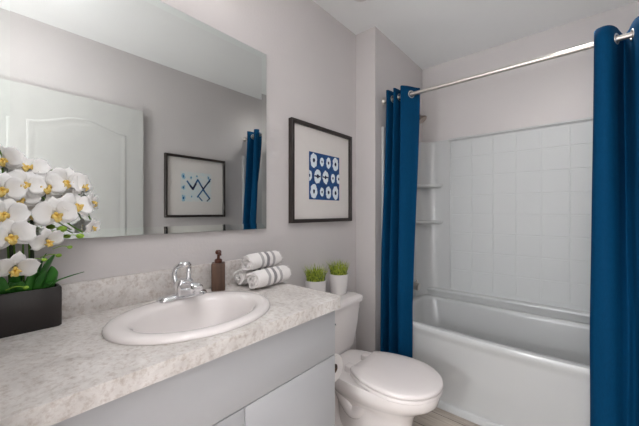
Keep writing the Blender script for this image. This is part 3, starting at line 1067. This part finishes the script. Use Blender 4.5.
# ------------------------------------------------------------------ soap bottle
bot = thing('soap_dispenser', 'square brown soap dispenser with a bronze pump beside the faucet', 'soap dispenser', (0.062, 0.664, CT), math.radians(-32))
bm = bmesh.new()
hb = 0.0268
loft(bm, [rrect(-hb + .001, hb - .001, -hb + .001, hb - .001, 0.0005, 0.005, 3), rrect(-hb, hb, -hb, hb, 0.003, 0.005, 3), rrect(-hb, hb, -hb, hb, 0.109, 0.005, 3),
          rrect(-hb + .002, hb - .002, -hb + .002, hb - .002, 0.112, 0.005, 3)])
obj('bottle', bm, M['bottle'], bot, angle=30)
bm = bmesh.new()
lathe(bm, [(0.015, 0.111), (0.0155, 0.124), (0.012, 0.128), (0.006, 0.130), (0.005, 0.146), (0.011, 0.148), (0.0125, 0.158), (0.008, 0.165)], n=20)
tube(bm, [(0.0, 0, 0.156), (0.018, 0.004, 0.157), (0.034, 0.008, 0.153), (0.038, 0.009, 0.147)], 0.0042, n=8)
obj('pump', bm, M['pump'], bot, angle=40)

# ------------------------------------------------------------------ rolled towels
def towel(label, loc, rotz, R, L, seed):
    rnd = random.Random(seed)
    root = thing('rolled_towel', label, 'towel', loc, rotz, 'rolled towels stacked on the countertop')
    b = bmesh.new()
    turns, th = 3.1, 0.0095
    N = 120
    path = []
    for i in range(N + 1):
        a = turns * 2 * PI * i / N
        r = 0.006 + (R - 0.006 - th / 2) * (i / N)
        path.append((a + 0.6, r))
    LY = 15
    def pt(i, k, side):
        a, r = path[i]
        u = k / LY
        y = L * u + 0.006 * math.sin(a * 2.3 + seed) * (1 if k in (0, LY) else 0.2) + (0.010 * (1 - i / N) if k == 0 else 0)
        rr_ = r + side * th / 2 + 0.0030 * noise.noise(Vector((math.cos(a) * 2.4 + seed, math.sin(a) * 2.4, u * 8))) + (-0.004 * (abs(2 * u - 1) ** 6))
        sag = 0.92
        return Vector((1.04 * rr_ * math.cos(a), y, R * sag + sag * rr_ * math.sin(a)))
    grid = {}
    for side in (-1, 1):
        for i in range(N + 1):
            for k in range(LY + 1):
                grid[side, i, k] = b.verts.new(pt(i, k, side))
    for i in range(N):
        for k in range(LY):
            b.faces.new((grid[1, i, k], grid[1, i + 1, k], grid[1, i + 1, k + 1], grid[1, i, k + 1]))
            b.faces.new((grid[-1, i, k], grid[-1, i, k + 1], grid[-1, i + 1, k + 1], grid[-1, i + 1, k]))
        for k in (0, LY):
            b.faces.new((grid[1, i, k], grid[-1, i, k], grid[-1, i + 1, k], grid[1, i + 1, k]))
    for i in (0, N):
        for k in range(LY):
            b.faces.new((grid[1, i, k], grid[1, i, k + 1], grid[-1, i, k + 1], grid[-1, i, k]))
    obj('roll', b, M['towel'], root, angle=60)
    b = bmesh.new()
    for q in range(90):
        i = rnd.randrange(int(N * 0.25), N)
        p = pt(i, LY, rnd.uniform(-0.8, 0.8))
        d = Vector((rnd.uniform(-0.007, 0.007), rnd.uniform(0.006, 0.015), rnd.uniform(-0.010, 0.006)))
        p2 = p + d
        p2.z = max(p2.z, 0.003)
        tube(b, [p - Vector((0, 0.003, 0)), p + d * 0.5 + Vector((0, 0, 0.001)), p2], 0.0015, n=5, per=2)
    obj('fringe', b, M['fringe'], root)
    return root
towel('rolled striped towel at the back against the wall, bottom of the stack of three', (0.080, 0.745, CT + 0.001), math.radians(4), 0.043, 0.172, 1)
towel('rolled striped towel at the front, bottom of the stack of three', (0.180, 0.742, CT + 0.001), math.radians(3), 0.046, 0.188, 2)
towel('rolled striped towel lying on top of the other two', (0.131, 0.748, CT + 0.069), math.radians(4), 0.043, 0.178, 3)

# ------------------------------------------------------------------ orchid
orc = thing('potted_orchid', 'white orchid with yellow centres in a black rectangular pot', 'potted plant', (0.053, 0.092, CT))
ob = Vector((0.053, 0.092, CT))
L_ = lambda x, y, z: Vector((x, y, z)) - ob
bm = bmesh.new()
PX0, PX1, PY0, PY1, PH = -0.027, 0.029, -0.085, 0.072, 0.112
loft(bm, [rrect(PX0 + 0.003, PX1 - 0.003, PY0 + 0.003, PY1 - 0.003, 0.0005, 0.006, 4), rrect(PX0, PX1, PY0, PY1, 0.004, 0.007, 4), rrect(PX0, PX1, PY0, PY1, PH - 0.004, 0.007, 4),
          rrect(PX0 + 0.002, PX1 - 0.002, PY0 + 0.002, PY1 - 0.002, PH, 0.006, 4), rrect(PX0 + 0.007, PX1 - 0.007, PY0 + 0.007, PY1 - 0.007, PH, 0.004, 4),
          rrect(PX0 + 0.008, PX1 - 0.008, PY0 + 0.008, PY1 - 0.008, PH - 0.012, 0.004, 4)], True, False)
obj('pot', bm, M['pot_black'], orc, angle=45)
bm = bmesh.new()
loft(bm, [rrect(PX0 + 0.009, PX1 - 0.009, PY0 + 0.009, PY1 - 0.009, PH - 0.02, 0.003, 4), rrect(PX0 + 0.009, PX1 - 0.009, PY0 + 0.009, PY1 - 0.009, PH - 0.008, 0.003, 4)])
obj('moss', bm, M['soil'], orc)

def leaf_bm(pts, wmax, fold=0.25):
    p = catmull(pts, 6)
    b = bmesh.new()
    n = len(p)
    rows = []
    for i, c in enumerate(p):
        t = i / (n - 1)
        d = (p[min(i + 1, n - 1)] - p[max(i - 1, 0)]).normalized()
        side = d.cross(Vector((0, 0, 1)))
        if side.length < 0.2:
            side = d.cross(Vector((1, 0, 0)))
        side.normalize()
        up = side.cross(d)
        w = wmax * (math.sin(PI * min(1, (0.12 + 0.88 * t))) ** 0.7 if t < 1 else 0.02) + 0.0008
        rows.append([c - side * w + up * w * fold, c - side * w * 0.5 + up * w * fold * 0.35, c, c + side * w * 0.5 + up * w * fold * 0.35, c + side * w + up * w * fold])
    loft(b, rows, closed=False)
    return b
Z0 = PH - 0.015
leaves = [
    ([(0.0, 0.030, Z0), (0.008, 0.034, 0.14), (0.016, 0.044, 0.175), (0.026, 0.056, 0.205)], 0.016),
    ([(0.004, 0.040, Z0), (0.020, 0.060, 0.125), (0.045, 0.085, 0.140), (0.075, 0.112, 0.153)], 0.0075),
    ([(0.006, 0.020, Z0), (0.024, 0.024, 0.125), (0.042, 0.030, 0.150), (0.050, 0.034, 0.165)], 0.010),
    ([(0.004, -0.010, Z0), (0.022, -0.014, 0.120), (0.040, -0.022, 0.140), (0.060, -0.032, 0.138)], 0.013),
    ([(0.006, 0.004, Z0), (0.020, 0.006, 0.125), (0.032, 0.012, 0.155), (0.036, 0.014, 0.182)], 0.012),
    ([(0.0, -0.035, Z0), (0.020, -0.045, 0.12), (0.035, -0.052, 0.15), (0.045, -0.056, 0.165)], 0.013),
    ([(0.002, 0.020, Z0), (0.016, 0.018, 0.135), (0.026, 0.010, 0.160), (0.034, 0.000, 0.172)], 0.014),
    ([(0.006, -0.024, Z0), (0.020, -0.022, 0.130), (0.030, -0.016, 0.160), (0.034, -0.010, 0.185)], 0.014),
    ([(0.004, 0.046, Z0), (0.014, 0.050, 0.125), (0.022, 0.052, 0.150), (0.028, 0.050, 0.172)], 0.013),
    ([(0.008, 0.034, Z0), (0.022, 0.040, 0.118), (0.036, 0.042, 0.128), (0.050, 0.040, 0.126)], 0.009),
    ([(-0.006, 0.012, Z0), (-0.01, 0.024, 0.14), (-0.012, 0.034, 0.18), (-0.01, 0.042, 0.205)], 0.012),
]
for pts, w in leaves:
    o = obj('leaf', leaf_bm(pts, w), M['leaf'], orc, angle=80)
    md = o.modifiers.new('thickness', 'SOLIDIFY')
    md.thickness = 0.0016

# flower mesh (centre at the origin, facing +Z, top towards +Y)
def petal_rows(b, ang, length, width, cup, tipw=0.5, off=0.004, lift=0.0, seed=0.0):
    ca, sa = math.cos(ang), math.sin(ang)
    n, m = 9, 6
    rows = []
    for i in range(n + 1):
        t = i / n
        r = off + length * t
        w = width * (math.sin(PI * (0.06 + 0.90 * t ** (0.85 if tipw > 0.4 else 0.7))) ** 0.62) * (1.0 if t < 1 else 0.3)
        row = []
        for j in range(m + 1):
            s = 2 * j / m - 1
            x, y = r - 0.004 * s * s * (t > 0.8), s * w
            z = cup * math.sin(PI * 0.5 * t) * length + lift + 0.16 * w * s * s + 0.0014 * noise.noise(Vector((t * 4, s * 3, seed))) - 0.20 * length * t * t * t
            row.append(Vector((x * ca - y * sa, x * sa + y * ca, z)))
        rows.append(row)
    loft(b, rows, closed=False)
def flower_mesh(seed):
    b = bmesh.new()
    for ang in (PI / 2, PI / 2 + 2 * PI / 3, PI / 2 - 2 * PI / 3):
        petal_rows(b, ang, 0.037, 0.0135, 0.10, 0.3, lift=-0.001, seed=seed + ang)
    for ang in (math.radians(14), math.radians(166)):
        petal_rows(b, ang, 0.040, 0.0250, 0.22, 0.7, lift=0.002, seed=seed + ang)
    return b
def lip_mesh():
    b = bmesh.new()
    sphere(b, (0, 0.001, 0.007), 0.0042, 10, 8)
    for ang, l, w in ((-PI / 2, 0.017, 0.006), (math.radians(-35), 0.010, 0.0055), (math.radians(-145), 0.010, 0.0055)):
        ca, sa = math.cos(ang), math.sin(ang)
        rows = []
        for i in range(6):
            t = i / 5
            r = 0.002 + l * t
            ww = w * math.sin(PI * (0.15 + 0.8 * t)) + 0.0006
            rows.append([Vector(((r) * ca - s * ww * sa, r * sa + s * ww * ca, 0.008 + 0.008 * math.sin(PI * t) + 0.003 * s * s)) for s in (-1, -0.4, 0.4, 1)])
        loft(b, rows, closed=False)
    return b
protos = []
for sd in (0.0, 5.0, 9.0):
    f = obj('flower', flower_mesh(sd), M['petal'], orc, angle=80)
    md = f.modifiers.new('thickness', 'SOLIDIFY')
    md.thickness = 0.0009
    l = obj('lip', lip_mesh(), M['lip'], f, angle=70)
    l['label'] = 'yellow lip'
    md = l.modifiers.new('thickness', 'SOLIDIFY')
    md.thickness = 0.0009
    protos.append((f, l))

# world positions (x, y, z), facing direction, roll, scale
CAMP = Vector((1.191, 0.0, 1.18))
FL = [  # x, y, z, facing azimuth, elevation, roll, scale
    (0.070, 0.050, 1.314, -20, 0, 10, 0.95),
    (0.110, 0.045, 1.237, 0, 0, -8, 1.05),
    (0.090, 0.126, 1.248, 0, 5, 14, 1.08),
    (0.060, 0.096, 1.297, -10, 35, -10, 1.05),
    (0.080, 0.172, 1.266, 10, 0, -12, 1.08),
    (0.070, 0.206, 1.258, 45, 10, 10, 0.95),
    (0.115, 0.144, 1.175, 5, -5, 8, 1.15),
    (0.070, 0.233, 1.210, 60, 0, -15, 0.80),
    (0.080, 0.233, 1.135, 40, -15, 5, 0.62),
    (0.130, 0.059, 1.121, 0, -5, 12, 1.10),
    (0.120, 0.050, 1.175, -10, 5, -14, 1.05),
    (0.130, 0.066, 1.043, 5, -30, -8, 1.05),
    (0.115, 0.126, 1.105, 25, -25, 16, 0.90),
    (0.100, 0.191, 1.197, 20, 15, -10, 1.00),
    (0.080, 0.106, 1.177, -10, 10, -5, 1.05),
    (0.090, 0.076, 1.211, -10, 10, 20, 1.05),
    (0.065, 0.166, 1.218, 20, 25, 25, 1.00),
    (0.100, 0.087, 1.253, 0, 10, -20, 0.95),
]
for q, (x, y, z, az, el, roll, sc) in enumerate(FL):
    f, l = protos[q % 3]
    if q >= 3:
        f2 = f.copy()
        C.objects.link(f2)
        l2 = l.copy()
        C.objects.link(l2)
        f2.parent = orc
        l2.parent = f2
        f = f2
    d = Vector((math.cos(math.radians(az)) * math.cos(math.radians(el)), math.sin(math.radians(az)) * math.cos(math.radians(el)), math.sin(math.radians(el))))
    up = Vector((0, 0, 1))
    xa = up.cross(d).normalized()
    ya = d.cross(xa)
    R = Matrix((xa, ya, d)).transposed() @ Matrix.Rotation(math.radians(roll), 3, 'Z')
    f.rotation_euler = R.to_euler()
    f.location = L_(x, y, z)
    f.scale = (sc * 1.06, sc * 1.06, sc * 1.06)

# flower stems, stakes, buds
stems = [
    [(0.0, -0.030, Z0), (0.006, -0.034, 0.22), (0.004, -0.040, 0.36), (0.014, -0.046, 0.46), (0.030, -0.052, 0.485)],
    [(0.004, 0.010, Z0), (0.002, 0.006, 0.25), (0.0, 0.010, 0.39), (0.008, 0.035, 0.445), (0.018, 0.070, 0.425), (0.022, 0.110, 0.375), (0.022, 0.138, 0.30)],
    [(0.004, -0.004, Z0), (0.010, -0.006, 0.24), (0.016, -0.002, 0.34), (0.024, 0.020, 0.372), (0.034, 0.050, 0.335), (0.038, 0.082, 0.292), (0.034, 0.118, 0.262)],
    [(0.006, -0.018, Z0), (0.020, -0.022, 0.20), (0.034, -0.030, 0.29), (0.050, -0.040, 0.29), (0.062, -0.044, 0.25)],
]
for s in stems:
    bm = bmesh.new()
    tube(bm, s, 0.0021, n=8)
    obj('stem', bm, M['stem'], orc)
for (x, y, z1) in ((0.0, -0.028, 0.345), (0.006, 0.012, 0.360)):
    bm = bmesh.new()
    tube(bm, [(x, y, Z0), (x, y, z1)], 0.0042, n=10, smooth=False)
    obj('stake', bm, M['stake'], orc)
buds = [(0.11, 0.159, 1.133, 0.0100), (0.11, 0.199, 1.111, 0.0085), (0.11, 0.176, 1.081, 0.0055), (0.135, 0.120, 1.055, 0.0055), (0.125, 0.150, 1.062, 0.006),
        (0.14, 0.085, 0.990, 0.005)]
for x, y, z, r in buds:
    bm = bmesh.new()
    c = L_(x, y, z)
    sphere(bm, c, r, 14, 10, sc=(0.9, 1.15, 0.85))
    tube(bm, [c, c + Vector((-0.008, -0.016, 0.004)), c + Vector((-0.022, -0.034, -0.004))], 0.0011, n=6, per=3)
    obj('bud', bm, M['bud'], orc)

# ------------------------------------------------------------------ vanity light, then added fill lamps and the ceiling fitting
vl = thing('vanity_light', 'three-globe vanity light bar on the wall above the mirror', 'wall light', (0.0, 0.46, 2.215))
obj('back_plate', boxm(0.001, 0.022, -0.30, 0.30, -0.05, 0.05, 0.006), M['nickel'], vl)
for y in (-0.22, 0.0, 0.22):
    bm = bmesh.new()
    tube(bm, [(0.020, y, 0.0), (0.06, y, 0.0), (0.095, y, -0.002)], 0.012, n=12)
    a = obj('arm', bm, M['nickel'], vl)
    bm = bmesh.new()
    sphere(bm, (0.145, y, 0.0), 0.055, 24, 16)
    obj('globe', bm, M['globe'], a)

dl = thing('fill_ceiling_light', 'added fill light, round white and flush on the ceiling, out of view', 'ceiling light', (0.95, 0.20, CZ))  # dome added out of view to fill the room
bm = bmesh.new()
lathe(bm, [(0.15, -0.001), (0.155, -0.012), (0.15, -0.024)], n=40)
obj('rim', bm, M['nickel'], dl)
bm = bmesh.new()
lathe(bm, [(0.143, -0.0245), (0.138, -0.040), (0.11, -0.058), (0.06, -0.070), (0.01, -0.074)], n=40)
obj('diffuser', bm, M['dome'], dl)

rl = thing('fill_downlight', 'added fill light, short white cylinder unseen on the ceiling above the bathtub', 'ceiling light', (1.20, 2.0, CZ))  # added unseen to brighten the tub and far ceiling
bm = bmesh.new()
lathe(bm, [(0.078, -0.0005), (0.078, -0.080), (0.074, -0.080), (0.070, -0.004)], n=36, cap1=False)
obj('housing', bm, M['trim'], rl)
bm = bmesh.new()
lathe(bm, [(0.069, -0.003), (0.069, -0.006), (0.02, -0.008)], n=36)
obj('lens', bm, M['fill_lens'], rl)

hl = thing('hall_fill_lamp', 'added unseen fill lamp, nickel with a white globe, in the hall behind the doorway', 'floor lamp', (0.80, -0.74, FZ))  # added behind the camera to brighten the room
bm = bmesh.new()
lathe(bm, [(0.115, 0.0005), (0.115, 0.012), (0.03, 0.022)], n=32)
obj('base', bm, M['nickel'], hl)
bm = bmesh.new()
tube(bm, [(0, 0, 0.02), (0, 0, 1.10)], 0.009, smooth=False)
obj('pole', bm, M['nickel'], hl)
bm = bmesh.new()
lathe(bm, [(0.02, 1.095), (0.045, 1.115), (0.045, 1.135)], n=24)
obj('globe_holder', bm, M['nickel'], hl)
bm = bmesh.new()
sphere(bm, (0, 0, 1.235), 0.12, 28, 18)
obj('globe', bm, M['hall_fill'], hl)

sd = thing('smoke_detector', 'small pale round fitting on the ceiling above the framed print, cut by the top edge', 'smoke detector', (0.263, 1.440, CZ))
bm = bmesh.new()
lathe(bm, [(0.062, -0.0005), (0.062, -0.012), (0.056, -0.014), (0.056, -0.024), (0.046, -0.032), (0.01, -0.034)], n=32)
obj('housing', bm, M['trim'], sd)
